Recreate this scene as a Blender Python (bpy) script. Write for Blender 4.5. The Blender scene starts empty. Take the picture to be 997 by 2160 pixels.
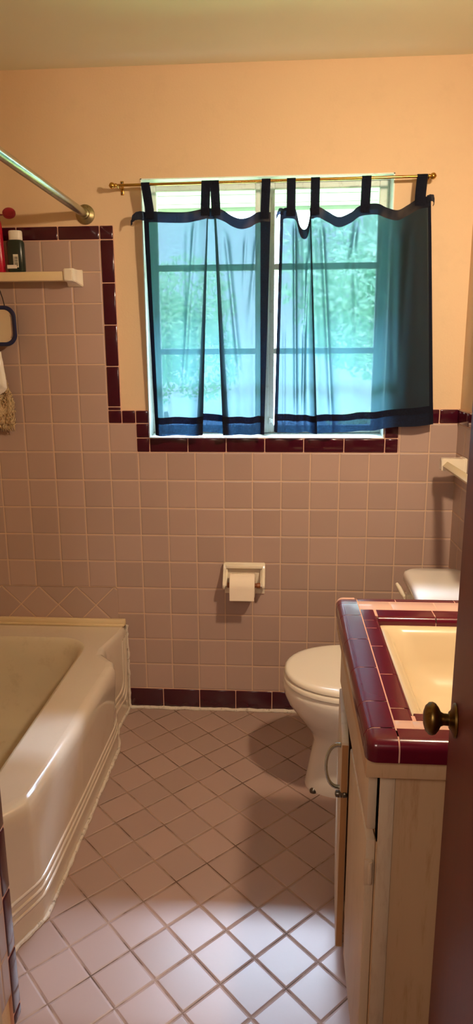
import bpy, bmesh, math, random
from mathutils import Vector, Matrix
random.seed(7)
C = bpy.context.scene.collection
PI = math.pi
P = 0.1095            # pitch of the square wall tiles
H0 = 0.091            # height of the burgundy base tile course

# ------------------------------------------------------------------ nodes
class NT:
    def __init__(s, name):
        s.m = bpy.data.materials.new(name); s.m.use_nodes = True
        s.t = s.m.node_tree; s.t.nodes.clear()
        s.out = s.t.nodes.new('ShaderNodeOutputMaterial')
    def n(s, typ, **kw):
        x = s.t.nodes.new(typ)
        for k, v in kw.items(): setattr(x, k, v)
        return x
    def l(s, a, b): s.t.links.new(a, b)
    def setin(s, sock, v):
        if isinstance(v, bpy.types.NodeSocket): s.l(v, sock)
        else: sock.default_value = v
    def math(s, op, a, b=0.0, c=0.0):
        x = s.n('ShaderNodeMath', operation=op)
        s.setin(x.inputs[0], a); s.setin(x.inputs[1], b); s.setin(x.inputs[2], c)
        return x.outputs[0]
    def mapr(s, v, a, b, c=0.0, d=1.0, smooth=True):
        x = s.n('ShaderNodeMapRange', interpolation_type='SMOOTHSTEP' if smooth else 'LINEAR')
        s.setin(x.inputs[0], v)
        for i, q in enumerate((a, b, c, d)): x.inputs[i+1].default_value = q
        return x.outputs[0]
    def mix(s, f, a, b, blend='MIX'):
        x = s.n('ShaderNodeMix', data_type='RGBA', blend_type=blend)
        s.setin(x.inputs[0], f); s.setin(x.inputs[6], a); s.setin(x.inputs[7], b)
        return x.outputs[2]
    def coord(s): return s.n('ShaderNodeTexCoord').outputs['Object']
    def sep(s, v):
        x = s.n('ShaderNodeSeparateXYZ'); s.l(v, x.inputs[0]); return x.outputs
    def comb(s, a, b, c=0.0):
        x = s.n('ShaderNodeCombineXYZ')
        for i, q in enumerate((a, b, c)): s.setin(x.inputs[i], q)
        return x.outputs[0]
    def noise(s, v, scale, detail=3.0, rough=0.55):
        x = s.n('ShaderNodeTexNoise'); s.l(v, x.inputs['Vector'])
        x.inputs['Scale'].default_value = scale; x.inputs['Detail'].default_value = detail
        x.inputs['Roughness'].default_value = rough
        return x.outputs[0]
    def stretch(s, v, sc):
        x = s.n('ShaderNodeMapping'); s.l(v, x.inputs[0]); x.inputs['Scale'].default_value = sc
        return x.outputs[0]
    def white(s, v):
        x = s.n('ShaderNodeTexWhiteNoise', noise_dimensions='3D'); s.l(v, x.inputs[0]); return x.outputs[0]
    def bump(s, h, strength=0.5, dist=0.002, normal=None):
        x = s.n('ShaderNodeBump'); x.inputs['Strength'].default_value = strength; x.inputs['Distance'].default_value = dist
        s.l(h, x.inputs['Height'])
        if normal is not None: s.l(normal, x.inputs['Normal'])
        return x.outputs[0]
    def bsdf(s, col, rough=0.5, metal=0.0, normal=None, spec=0.5, coat=0.0, coat_rough=0.05, emit=None):
        b = s.n('ShaderNodeBsdfPrincipled')
        s.setin(b.inputs['Base Color'], col); s.setin(b.inputs['Roughness'], rough)
        b.inputs['Metallic'].default_value = metal
        b.inputs['Specular IOR Level'].default_value = spec
        b.inputs['Coat Weight'].default_value = coat; b.inputs['Coat Roughness'].default_value = coat_rough
        if normal is not None: s.l(normal, b.inputs['Normal'])
        return b.outputs[0]
    def done(s, sh): s.l(sh, s.out.inputs[0]); return s.m

def rgb(h):
    v = [int(h[i:i+2], 16)/255 for i in (0, 2, 4)]
    return tuple((c/12.92 if c <= .04045 else ((c+.055)/1.055)**2.4) for c in v)+(1.0,)

def plain(name, hexc, rough=0.5, metal=0.0, var=0.06, nscale=6.0, bstr=0.0, bscale=60.0, spec=0.5, coat=0.0, dirt=None, dirt_amt=0.0, stretch=None, bdist=.001):
    t = NT(name); co = t.coord(); c = rgb(hexc)
    cs = t.stretch(co, stretch) if stretch else co
    nz = t.noise(cs, nscale, 4.0)
    lo = tuple(x*(1-var) for x in c[:3])+(1,); hi = tuple(min(1, x*(1+var)) for x in c[:3])+(1,)
    col = t.mix(nz, lo, hi)
    if dirt:
        d = t.mapr(t.noise(cs, nscale*2.3, 6.0, .7), .52, .72, 0, dirt_amt)
        col = t.mix(d, col, rgb(dirt))
    nrm = t.bump(t.noise(cs, bscale, 4.0), bstr, bdist) if bstr > 0 else None
    return t.done(t.bsdf(col, rough, metal, nrm, spec, coat))

def tile_mat(name, axes, pitch, o, ang, tile, grout, rough=.3, gw=.003, cush=.005, bstr=.55, var=.07, tilt=0.0, dirty=0.0, dist=.0022, dark=None):
    """square glazed tiles with sunk grout lines: a pattern in the surface's own plane"""
    t = NT(name); co = t.coord(); s = t.sep(co)
    u = t.math('SUBTRACT', s[axes[0]], o[0]); v = t.math('SUBTRACT', s[axes[1]], o[1])
    # slightly hand-laid lines
    ww = t.noise(co, 3.0, 1.0); wob = t.math('MULTIPLY', t.math('SUBTRACT', ww, .5), .0022)
    u = t.math('ADD', u, wob); v = t.math('ADD', v, wob)
    if ang:
        ca, sa = math.cos(ang), math.sin(ang)
        u, v = (t.math('ADD', t.math('MULTIPLY', u, ca), t.math('MULTIPLY', v, sa)),
                t.math('SUBTRACT', t.math('MULTIPLY', v, ca), t.math('MULTIPLY', u, sa)))
    u = t.math('DIVIDE', u, pitch); v = t.math('DIVIDE', v, pitch)
    fu, fv = t.math('FRACT', u), t.math('FRACT', v)
    def edge(f): return t.math('MULTIPLY', t.math('SUBTRACT', .5, t.math('ABSOLUTE', t.math('SUBTRACT', f, .5))), pitch)
    d = t.math('MINIMUM', edge(fu), edge(fv))
    mask = t.mapr(d, gw*.5-.0005, gw*.5+.0007)
    hgt = t.mapr(d, gw*.3, gw*.5+cush)
    idv = t.comb(t.math('FLOOR', u), t.math('FLOOR', v), 0.37)
    r = t.white(idv)
    c = rgb(tile)
    lo = tuple(x*(1-var) for x in c[:3])+(1,); hi = tuple(x*(1+var) for x in c[:3])+(1,)
    col = t.mix(r, lo, hi)
    g = rgb(grout)
    gcol = g
    if dark:
        gd = t.mapr(t.noise(co, 7.0, 5.0, .65), .42, .62)
        gcol = t.mix(gd, g, rgb(dark))
    if dirty:
        dd = t.mapr(t.noise(co, 4.0, 6.0, .7), .5, .78, 0, dirty)
        col = t.mix(dd, col, tuple(x*.62 for x in c[:3])+(1,))
    col = t.mix(mask, gcol, col)
    h = hgt
    if tilt:
        r2 = t.white(t.comb(t.math('FLOOR', u), t.math('FLOOR', v), 3.1))
        tx = t.math('MULTIPLY', t.math('SUBTRACT', r, .5), t.math('SUBTRACT', fu, .5))
        ty = t.math('MULTIPLY', t.math('SUBTRACT', r2, .5), t.math('SUBTRACT', fv, .5))
        dome = t.math('MULTIPLY', t.math('ADD', t.math('MULTIPLY', t.math('SUBTRACT', fu, .5), t.math('SUBTRACT', fu, .5)), t.math('MULTIPLY', t.math('SUBTRACT', fv, .5), t.math('SUBTRACT', fv, .5))), -.9)
        h = t.math('ADD', h, t.math('MULTIPLY', t.math('ADD', t.math('ADD', tx, ty), dome), tilt))
        h = t.math('ADD', h, t.math('MULTIPLY', t.noise(co, 45.0, 2.0), tilt*.25))
    else:
        h = t.math('ADD', h, t.math('MULTIPLY', t.noise(co, 5.0, 0.0), .05))
    nrm = t.bump(h, bstr, dist)
    rr = t.mapr(mask, 0, 1, .85, rough, False)
    return t.done(t.bsdf(col, rr, 0, nrm))

def glass_mat(name):
    t = NT(name)
    tr = t.n('ShaderNodeBsdfTransparent'); tr.inputs[0].default_value = (.93, .97, .95, 1)
    gl = t.n('ShaderNodeBsdfGlossy'); gl.inputs['Roughness'].default_value = .03
    fr = t.n('ShaderNodeFresnel'); fr.inputs[0].default_value = 1.3
    mx = t.n('ShaderNodeMixShader'); t.l(fr.outputs[0], mx.inputs[0]); t.l(tr.outputs[0], mx.inputs[1]); t.l(gl.outputs[0], mx.inputs[2])
    return t.done(mx.outputs[0])

def cloth_mat(name, trans, transl, front, amt=.85, weave=.5, k=1.0, faded=None):
    """thin woven cotton: part of the light goes straight through the weave, less of it at a slant"""
    t = NT(name); co = t.coord()
    geo = t.n('ShaderNodeNewGeometry')
    dt = t.n('ShaderNodeVectorMath', operation='DOT_PRODUCT'); t.l(geo.outputs['Normal'], dt.inputs[0]); t.l(geo.outputs['Incoming'], dt.inputs[1])
    cosn = t.math('MAXIMUM', t.math('ABSOLUTE', dt.outputs['Value']), .12)
    inv = t.math('MULTIPLY', t.math('DIVIDE', 1.0, cosn), k)
    slub_v = t.noise(t.stretch(co, (900, 900, 90)), 1.0, 2.0)
    slub_h = t.noise(t.stretch(co, (90, 90, 900)), 1.0, 2.0)
    wv = t.mapr(t.math('ADD', slub_v, slub_h), .75, 1.25, 1-weave, 1+weave*.6, False)
    tc = t.n('ShaderNodeCombineXYZ')
    for i in range(3):
        t.l(t.math('MULTIPLY', t.math('POWER', trans[i], inv), wv), tc.inputs[i])
    tr = t.n('ShaderNodeBsdfTransparent'); t.l(tc.outputs[0], tr.inputs[0])
    tl = t.n('ShaderNodeBsdfTranslucent'); tl.inputs[0].default_value = transl+(1,)
    df = t.n('ShaderNodeBsdfDiffuse')
    fc = front+(1,)
    if faded:
        s = t.sep(co)
        fd = t.mapr(t.noise(t.stretch(co, (7, 7, 5)), 1.0, 3.0), .47, .62)
        fc = t.mix(fd, front+(1,), faded+(1,))
    t.setin(df.inputs[0], fc)
    ad = t.n('ShaderNodeAddShader'); t.l(tl.outputs[0], ad.inputs[0]); t.l(df.outputs[0], ad.inputs[1])
    mx = t.n('ShaderNodeAddShader')
    t.l(tr.outputs[0], mx.inputs[0]); t.l(ad.outputs[0], mx.inputs[1])
    return t.done(mx.outputs[0])

# ------------------------------------------------------------------ materials
PINK, GROUT = 'AF958A', 'D2B296'
M = {}
M['plaster'] = plain('plaster_paint', 'DDBF9A', .75, var=.04, nscale=3, bstr=.35, bscale=140, dirt='B59A7C', dirt_amt=.12, bdist=.0015)
M['ceiling'] = plain('ceiling_paint', 'E2DDBE', .85, var=.04, nscale=2, bstr=.2, bscale=120)
M['tile_back'] = tile_mat('pink_wall_tile', (0, 2), P, (0, H0), 0, PINK, GROUT, .28)
M['tile_side'] = tile_mat('pink_side_wall_tile', (1, 2), P, (0, H0), 0, PINK, GROUT, .28)
M['tile_diamond'] = tile_mat('pink_diamond_tile', (0, 2), P, (-.010, H0+4*P), PI/4, PINK, GROUT, .28)
M['tile_floor'] = tile_mat('floor_tile', (0, 1), .1089, (.3014, -.7171), -.7954, 'A88C82', 'A08270', .36, gw=.0030, cush=.0045, bstr=.8, tilt=.55, dirty=.0, dark='5A4030')
M['burgundy'] = plain('burgundy_glaze', '3E0C1C', .12, var=.12, nscale=14, bstr=.1, bscale=40, coat=.4)
M['burgundy_top'] = plain('burgundy_counter_glaze', '5C1024', .2, var=.1, nscale=14, bstr=.08, bscale=30, coat=.15)
M['pink_plain'] = plain('pink_counter_tile', 'DDB3A2', .18, var=.05)
M['grout'] = plain('pink_grout', 'D9AC96', .85, var=.12, nscale=40)
M['caulk'] = plain('old_caulk', 'D8CBBB', .7, var=.1, nscale=30, dirt='6B5138', dirt_amt=.8, bstr=.6, bscale=90, bdist=.003)
M['tub'] = plain('cream_enamel', 'D6C6B2', .12, var=.03, nscale=3, coat=.5, dirt='A58E70', dirt_amt=.12)
M['tub_in'] = plain('worn_basin_enamel', 'CDBFA4', .35, var=.05, nscale=5, dirt='94805C', dirt_amt=.25)
M['porcelain'] = plain('toilet_porcelain', 'E6DCD0', .1, var=.02, nscale=3, coat=.5)
M['seat'] = plain('toilet_seat_plastic', 'EADFCF', .22, var=.02)
M['sinkp'] = plain('sink_porcelain', 'DEC9A4', .2, var=.02, nscale=3, coat=.4)
M['ceramic'] = plain('white_ceramic', 'E9DCC6', .15, var=.03, coat=.4)
M['barcream'] = plain('cream_bar', 'DCC49A', .35, var=.05)
M['winpaint'] = plain('white_window_paint', 'E4EFEA', .5, var=.05, nscale=20, dirt='8B8374', dirt_amt=.35, bstr=.3, bscale=60)
M['glass'] = glass_mat('window_glass')
M['brass'] = plain('brass', 'C49A4A', .22, 1.0, var=.1, nscale=20)
M['chrome'] = plain('worn_chrome', 'BCC2B6', .26, 1.0, var=.12, nscale=25, dirt='5F5A48', dirt_amt=.5)
M['flange'] = plain('tarnished_flange', 'A79C78', .35, 1.0, var=.2, nscale=60, dirt='4B402A', dirt_amt=.7)
M['bronze'] = plain('dark_bronze', '7A6236', .36, 1.0, var=.2, nscale=40, dirt='33240F', dirt_amt=.5)
M['hardware'] = plain('dark_steel', '6C665E', .35, 1.0, var=.15, nscale=40)
M['cabpaint'] = plain('cabinet_paint', 'D3C0A6', .5, var=.06, nscale=5, stretch=(3, 3, .6), dirt='A6825A', dirt_amt=.35, bstr=.15, bscale=40)
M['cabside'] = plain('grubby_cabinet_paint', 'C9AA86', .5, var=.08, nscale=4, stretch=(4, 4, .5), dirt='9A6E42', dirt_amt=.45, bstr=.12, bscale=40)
M['rawwood'] = plain('raw_wood_edge', 'A87B4E', .7, var=.15, nscale=20, stretch=(3, 3, .4))
M['doorwood'] = plain('red_brown_varnish', '6E2A1A', .5, var=.22, nscale=14, stretch=(3, 3, .25), coat=.0, bstr=.05, bscale=80, spec=.35)
M['trimwood'] = plain('cream_trim_paint', 'CBB391', .5)
M['rollwood'] = plain('brown_roller', '8A4E2A', .45, var=.15, nscale=30)
M['paper'] = plain('toilet_paper', 'F0DFCB', .95, var=.02, nscale=60, bstr=.2, bscale=300)
M['card'] = plain('cardboard', '9B7B58', .9)
M['red'] = plain('red_plastic', 'B3122E', .3, var=.05)
M['redcap'] = plain('dark_red_cap', '9A1230', .35, var=.05)
M['green'] = plain('dark_green_plastic', '1F2A22', .28, var=.1)
M['whitecap'] = plain('white_cap', 'E6DDD0', .4, var=.02)
M['label'] = plain('label_paper', 'D8D2BE', .6, var=.04)
M['ink'] = plain('label_ink', '1C1C1A', .6)
M['navyframe'] = plain('navy_plastic', '16214A', .3, var=.1)
M['cordm'] = plain('black_cord', '0D0C10', .7)
M['fringe'] = plain('tan_loop_pile', 'C7AC85', .95, var=.25, nscale=120, bstr=.8, bscale=260, bdist=.004)
M['bag'] = plain('white_plastic_film', 'EFE6DA', .25, var=.03, bstr=.3, bscale=40, bdist=.004)
M['soffit'] = plain('soffit_board', '8D9A8C', .7, var=.05, nscale=8, stretch=(1, 12, 1))
M['lawn'] = plain('lawn_grass', 'BBDD95', .95, var=.25, nscale=9, bstr=.4, bscale=60, bdist=.02)
def leaf_mat(name, hexc, var):
    t = NT(name); c = rgb(hexc); nz = t.noise(t.coord(), 4.0, 3.0)
    col = t.mix(nz, tuple(x*(1-var) for x in c[:3])+(1,), tuple(min(1, x*(1+var)) for x in c[:3])+(1,))
    d = t.n('ShaderNodeBsdfDiffuse'); l = t.n('ShaderNodeBsdfTranslucent'); t.l(col, d.inputs[0]); t.l(col, l.inputs[0])
    m = t.n('ShaderNodeMixShader'); m.inputs[0].default_value = .5; t.l(d.outputs[0], m.inputs[1]); t.l(l.outputs[0], m.inputs[2])
    return t.done(m.outputs[0])
M['leaf'] = leaf_mat('leaf_yellow_green', 'E4F0A8', .2)
M['leaf2'] = leaf_mat('leaf_blue_green', 'D2EAD8', .12)
M['bark'] = plain('tree_bark', '5A4634', .9, var=.3, nscale=20)
t = NT('mirror_glass'); M['mirror'] = t.done(t.bsdf((.85, .85, .82, 1), .04, 1.0))
M['cloth'] = cloth_mat('blue_sheer_cotton', (.046, .062, .074), (.020, .056, .070), (.012, .012, .018), weave=.22, k=.9)
M['hem'] = cloth_mat('blue_double_hem', (.15, .21, .33), (.004, .008, .018), (.012, .013, .022), weave=.7)
M['seam'] = cloth_mat('dark_blue_seam', (.03, .04, .07), (.0015, .002, .004), (.010, .011, .018), weave=.9)
M['header'] = cloth_mat('faded_blue_header', (.03, .04, .07), (.003, .004, .007), (.012, .013, .02), weave=.6, faded=(.06, .05, .045))

# ------------------------------------------------------------------ mesh helpers
def obj(name, bm, mats, parent=None, smooth=40, **props):
    me = bpy.data.meshes.new(name)
    bmesh.ops.recalc_face_normals(bm, faces=bm.faces)
    bm.to_mesh(me); bm.free()
    for m in (mats if isinstance(mats, (list, tuple)) else [mats]): me.materials.append(m)
    if smooth:
        for p in me.polygons: p.use_smooth = True
        me.set_sharp_from_angle(angle=math.radians(smooth))
    o = bpy.data.objects.new(name, me); C.objects.link(o)
    if parent is not None:
        o.parent = parent
        if parent.get('_wc', 0): pass
        M0 = WM.get(parent.name)
        if M0 is not None: o.matrix_parent_inverse = M0.inverted()
    for k, v in props.items(): o[k] = v
    return o
WM = {}
def thing(name, label=None, cat=None, loc=(0, 0, 0), rotz=0.0, group=None, kind=None, local=False):
    o = bpy.data.objects.new(name, None); C.objects.link(o)
    o.location = loc; o.rotation_euler = (0, 0, rotz); o.empty_display_size = .05
    if not local: WM[o.name] = Matrix.Translation(loc) @ Matrix.Rotation(rotz, 4, 'Z')
    if label: o['label'] = label
    if cat: o['category'] = cat
    if group: o['group'] = group
    if kind: o['kind'] = kind
    return o

def nb(): return bmesh.new()
def box(bm, x0, x1, y0, y1, z0, z1, bev=0.0, seg=2, mi=0, mtx=None):
    g = bmesh.ops.create_cube(bm, size=1.0)
    vs = g['verts']
    for v in vs:
        v.co = Vector(((x0+x1)/2+v.co.x*(x1-x0), (y0+y1)/2+v.co.y*(y1-y0), (z0+z1)/2+v.co.z*(z1-z0)))
    fs = set(f for v in vs for f in v.link_faces)
    if bev > 0:
        es = list(set(e for v in vs for e in v.link_edges))
        r = bmesh.ops.bevel(bm, geom=es, offset=bev, segments=seg, profile=.5, affect='EDGES')
        fs = set(f for f in r['faces']) | set(f for v in r['verts'] for f in v.link_faces)
    for f in fs:
        if f.is_valid: f.material_index = mi
    if mtx is not None:
        for v in set(v for f in fs if f.is_valid for v in f.verts): v.co = mtx @ v.co
    return fs
def loft(bm, loops, cap0=False, cap1=False, close=True, mi=0):
    rows = [[bm.verts.new(p) for p in lp] for lp in loops]
    n = len(rows[0])
    for a, b in zip(rows, rows[1:]):
        for i in range(n if close else n-1):
            j = (i+1) % n
            try: f = bm.faces.new((a[i], a[j], b[j], b[i])); f.material_index = mi
            except ValueError: pass
    if cap0: bm.faces.new(rows[0]).material_index = mi
    if cap1: bm.faces.new(rows[-1]).material_index = mi
    return rows
def frame(d):
    d = d.normalized(); a = Vector((0, 0, 1)) if abs(d.z) < .9 else Vector((1, 0, 0))
    u = d.cross(a).normalized(); return u, d.cross(u).normalized()
def tube(bm, pts, r, seg=12, caps=True, mi=0):
    pts = [Vector(p) for p in pts]; loops = []; u = None
    for i, p in enumerate(pts):
        d = (pts[min(i+1, len(pts)-1)]-pts[max(i-1, 0)]).normalized()
        if u is None: u, w = frame(d)
        else:
            u = (u-d*u.dot(d)).normalized(); w = d.cross(u)
        rr = r[i] if isinstance(r, (list, tuple)) else r
        loops.append([p+(u*math.cos(k*2*PI/seg)+w*math.sin(k*2*PI/seg))*rr for k in range(seg)])
    loft(bm, loops, caps, caps, mi=mi)
def lathe(bm, prof, o, axis, seg=24, sx=1.0, sy=1.0, caps=True, mi=0):
    """profile of (radius, distance along axis); ring squeezed by sx, sy"""
    o = Vector(o); a = Vector(axis).normalized(); u, w = frame(a)
    loops = [[o+a*h+(u*math.cos(k*2*PI/seg)*sx+w*math.sin(k*2*PI/seg)*sy)*r for k in range(seg)] for r, h in prof]
    loft(bm, loops, caps, caps, mi=mi)
def rrect(cx, cy, w, h, r, z, n=8):
    out = []
    for qx, qy, a0 in ((1, 1, 0), (-1, 1, 90), (-1, -1, 180), (1, -1, 270)):
        for k in range(n+1):
            a = math.radians(a0+90*k/n)
            out.append(Vector((cx+qx*(w/2-r)+r*math.cos(a), cy+qy*(h/2-r)+r*math.sin(a), z)))
    return out
def prism(bm, poly, fn, d0, d1, mi=0):
    a = [fn(u, v, d0) for u, v in poly]; b = [fn(u, v, d1) for u, v in poly]
    loft(bm, [a, b], True, True, mi=mi)
def cr(vals, t):
    n = len(vals); i = min(int(t), n-2); f = t-i
    p0, p1, p2, p3 = vals[max(i-1, 0)], vals[i], vals[i+1], vals[min(i+2, n-1)]
    return .5*(2*p1+(p2-p0)*f+(2*p0-5*p1+4*p2-p3)*f*f+(3*p1-p0-3*p2+p3)*f**3)

# ------------------------------------------------------------------ room shell
XR, XL, ZC = 1.304, -.76, 2.397
WX0, WX1, WZ0, WZ1 = .153, 1.037, 1.131, 2.043
bm = nb(); box(bm, XL-.1, XR+.1, -3.4, .14, -.1, 0)
floor = obj('floor', bm, M['tile_floor'], smooth=0, kind='structure')
bm = nb(); box(bm, XL-.1, XR+.1, -3.4, .14, ZC, ZC+.1)
obj('ceiling', bm, M['ceiling'], smooth=0, kind='structure')
bm = nb()
for a in ((XL-.1, WX0, 0, ZC), (WX1, XR+.1, 0, ZC), (WX0, WX1, 0, WZ0), (WX0, WX1, WZ1, ZC)):
    box(bm, a[0], a[1], .006, .14, a[2], a[3])
wall = obj('wall_back', bm, M['plaster'], smooth=0, kind='structure')
ZT = [H0+k*P for k in range(20)]       # tile courses
bm = nb()
box(bm, XL, 0, 0, .008, ZT[4]+.0, ZT[16])
box(bm, 0, .105, 0, .008, H0, ZT[10]); box(bm, .105, 1.09, 0, .008, H0, ZT[9]); box(bm, 1.09, XR, 0, .008, H0, ZT[10])
obj('tile_field', bm, M['tile_back'], wall, smooth=0)
bm = nb(); box(bm, XL, .0015, -.0006, .006, ZT[3]-.05, ZT[4]-.0015)
obj('diamond_tile_border', bm, M['tile_diamond'], wall, smooth=0)

def trim(name, pieces, fn, parent, mat, bev=.004, gap=.0011):
    """glazed trim tiles, one mesh: pieces are (u0,u1,v0,v1), fn maps u,v,depth to the wall"""
    bm = nb()
    for u0, u1, v0, v1 in pieces:
        a = fn(u0+gap, v0+gap, 0); b = fn(u1-gap, v1-gap, 0); p = fn(u0, v0, 1) - fn(u0, v0, 0)
        lo = [min(a[i], b[i]) for i in range(3)]; hi = [max(a[i], b[i]) for i in range(3)]
        k = max(range(3), key=lambda i: abs(p[i]))
        if p[k] > 0: lo[k] -= .006; hi[k] += .0035
        else: lo[k] -= .0035; hi[k] += .006
        box(bm, lo[0], hi[0], lo[1], hi[1], lo[2], hi[2], bev, 3)
    for u0, u1, v0, v1 in pieces:
        a = fn(u0, v0, 0); b = fn(u1, v1, 0); p = fn(u0, v0, 1) - fn(u0, v0, 0)
        lo = [min(a[i], b[i]) for i in range(3)]; hi = [max(a[i], b[i]) for i in range(3)]
        k = max(range(3), key=lambda i: abs(p[i]))
        if p[k] > 0: lo[k] -= .006; hi[k] += .0008
        else: lo[k] -= .0008; hi[k] += .006
        box(bm, lo[0], hi[0], lo[1], hi[1], lo[2], hi[2], mi=1)
    return obj(name, bm, [mat, M['grout']], parent)
def runs(cuts, v0, v1): return [(a, b, v0, v1) for a, b in zip(cuts, cuts[1:])]
def vruns(cuts, u0, u1): return [(u0, u1, a, b) for a, b in zip(cuts, cuts[1:])]
backf = lambda u, v, d: Vector((u, -d, v))
tr = runs([XL, -.61, -.458, -.305, -.152, 0, .05], ZT[16], 1.891)
tr += vruns([ZT[10]+.049, ZT[10]+.0625, 1.398, 1.547, 1.695, ZT[16]], 0, .05)
tr += runs([0, .052, .105, .155], ZT[10], ZT[10]+.0495)
tr += vruns([WZ0, ZT[10]], .105, .155)
tr += runs([.105, .155, .302, .448, .594, .74, .89, 1.041, 1.09], ZT[9], WZ0)
tr += vruns([WZ0, ZT[10], ZT[10]+.0495], 1.039, 1.09)
tr += runs([1.09, 1.235, XR], ZT[10], ZT[10]+.053)
trim('bullnose_trim', tr, backf, wall, M['burgundy'])
trim('base_tile', runs([-.0, .027, .177, .328, .478, .627, .777, .927, 1.077, XR], .006, H0), backf, wall, M['burgundy'])
bm = nb()
pts = [(.03+i*(.72/40), -.004-random.random()*.003, .004+random.random()*.003) for i in range(41)]
tube(bm, pts, [.0065+random.random()*.0025 for _ in pts], 8)
obj('caulk_line', bm, M['caulk'], wall)

bm = nb(); box(bm, XR+.006, XR+.12, -3.4, .14, 0, ZC)
wr = obj('wall_right', bm, M['plaster'], smooth=0, kind='structure')
bm = nb(); box(bm, XR, XR+.008, -2.2, 0, 0, ZT[10])
obj('tile_field', bm, M['tile_side'], wr, smooth=0)
sidef = lambda u, v, d: Vector((XR-d, u, v))
trim('bullnose_trim', runs([-k*.15 for k in range(14, -1, -1)], ZT[10], ZT[10]+.053), sidef, wr, M['burgundy'])
bm = nb(); box(bm, XL-.1, XL, -3.4, .14, 0, ZC)
obj('wall_left', bm, M['plaster'], smooth=0, kind='structure')
bm = nb(); box(bm, XL-.1, XR+.1, -3.5, -3.3, 0, ZC)
obj('wall_front', bm, M['plaster'], smooth=0, kind='structure')
# short wall at the near end of the bathtub
WGX, WGY = .087, -1.35
bm = nb(); box(bm, XL, WGX-.007, -1.62, WGY-.007, 0, ZC)
wg = obj('wall_tub_end', bm, M['plaster'], smooth=0, kind='structure')
bm = nb(); box(bm, WGX-.008, WGX, -1.442, WGY-.04, H0, ZC)
obj('tile_field', bm, M['tile_side'], wg, smooth=0)
wingf = lambda u, v, d: Vector((WGX-.001+d, u, v))
trim('bullnose_trim', vruns([.0, .03, .18, .33, .48, .63, .78, .93, 1.08, 1.23, 1.38, 1.53, 1.68], WGY-.04, WGY), wingf, wg, M['burgundy'], bev=.006)
bm = nb(); box(bm, XL, WGX-.005, WGY-.009, WGY, .33, 1.7)
obj('tile_field', bm, M['tile_back'], wg, smooth=0)
bm = nb(); box(bm, WGX-.03, WGX+.003, -1.62, -1.443, 0, 2.1, .003)
obj('trim_1', bm, M['trimwood'], kind='structure')

# ------------------------------------------------------------------ window
w = thing('window_1', kind='structure', loc=(.595, .1, WZ0))
bm = nb()
e = .004
box(bm, WX0, WX0+e, .003, .138, WZ0, WZ1); box(bm, WX1-e, WX1, .003, .138, WZ0, WZ1)
box(bm, WX0, WX1, .003, .138, WZ1-e, WZ1)
obj('window_reveal', bm, M['winpaint'], w, smooth=0)
bm = nb()
prism(bm, [(.0, WZ0-.002), (.138, WZ0-.002), (.138, WZ0+.014), (.004, WZ0+.004), (0, WZ0+.002)], lambda u, v, d: Vector((d, u, v)), WX0, WX1)
obj('window_sill', bm, M['winpaint'], w, smooth=0)
FY0, FY1 = .088, .118
GL = (.192, .554); GR = (.625, .998); GZ = (1.172, 2.017)
bm = nb(); box(bm, .574, .605, .08, .13, WZ0+.012, WZ1-.004, .003); obj('centre_post', bm, M['winpaint'], w)
for (a, b), (x0, x1) in ((GL, (WX0+.004, .578)), (GR, (.601, WX1-.004))):
    bm = nb()
    box(bm, x0, a, FY0, FY1, WZ0+.012, WZ1-.004, .003); box(bm, b, x1, FY0, FY1, WZ0+.012, WZ1-.004, .003)
    box(bm, a, b, FY0, FY1, GZ[1], WZ1-.004, .003); box(bm, a, b, FY0, FY1, WZ0+.012, GZ[0], .003)
    for z in (1.754, 1.451): box(bm, a, b, FY0+.004, FY1-.004, z-.011, z+.011, .003)
    s = obj('window_sash', bm, M['winpaint'], w)
    bm = nb(); box(bm, a-.002, b+.002, .102, .105, GZ[0], GZ[1]); obj('pane', bm, M['glass'], s, smooth=0)
bm = nb(); box(bm, .606, .622, .07, .09, 1.175, 1.195, .003); tube(bm, [(.614, .075, 1.185), (.614, .06, 1.188), (.612, .055, 1.2)], .004, 8)
obj('sash_latch', bm, M['winpaint'], w)

# ------------------------------------------------------------------ outside
bm = nb(); box(bm, -6, 7, .14, 14, -.35, -.3); obj('ground_lawn', bm, M['lawn'], smooth=0, kind='structure')
bm = nb()
for k in range(5): box(bm, -2.5, 4, .142+k*.075, .213+k*.075, 2.045+.001*(k % 2), 2.07)
box(bm, -2.5, 4, .517, .54, 2.03, 2.14)
obj('trim_2', bm, M['soffit'], smooth=0, kind='structure')
def tree(name, label, cat, x, y, h, r, n, mat, squash=1.0, z0=-.3):
    t = thing(name, label, cat, (x, y, z0), group=None)
    if h > 0:
        bm = nb(); tube(bm, [(x, y, z0), (x+.05, y, z0+h*.5), (x, y+.05, z0+h)], [.09, .07, .04], 8); obj('trunk', bm, M['bark'], t)
    bm = nb(); rnd = random.Random(int(x*100)+int(y*10))
    lobes = [(Vector((x+rnd.uniform(-.6, .6)*r, y+rnd.uniform(-.6, .6)*r, z0+h+r*squash*(.6+rnd.uniform(-.3, .7)))), r*rnd.uniform(.4, .62)) for _ in range(9)]
    for i in range(n):
        c, rr = lobes[i % 9]
        d = Vector((rnd.gauss(0, 1), rnd.gauss(0, 1), rnd.gauss(0, 1))).normalized()
        p = c+d*rr*rnd.uniform(.75, 1.08)
        p.z = max(p.z, z0+.03)
        u = Vector((rnd.gauss(0, 1), rnd.gauss(0, 1), rnd.gauss(0, 1))).normalized(); v = u.orthogonal().normalized()
        s = rnd.uniform(.03, .055)*(1+r*.2)
        bm.faces.new([bm.verts.new(q) for q in (p-u*s, p+v*s*.5, p+u*s, p-v*s*.5)])
    obj('foliage', bm, mat, t, smooth=0)
tree('shrub', 'yellow green shrub low behind the right casement', 'shrub', 1.3, 3.0, .2, .62, 5000, M['leaf'])
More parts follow.
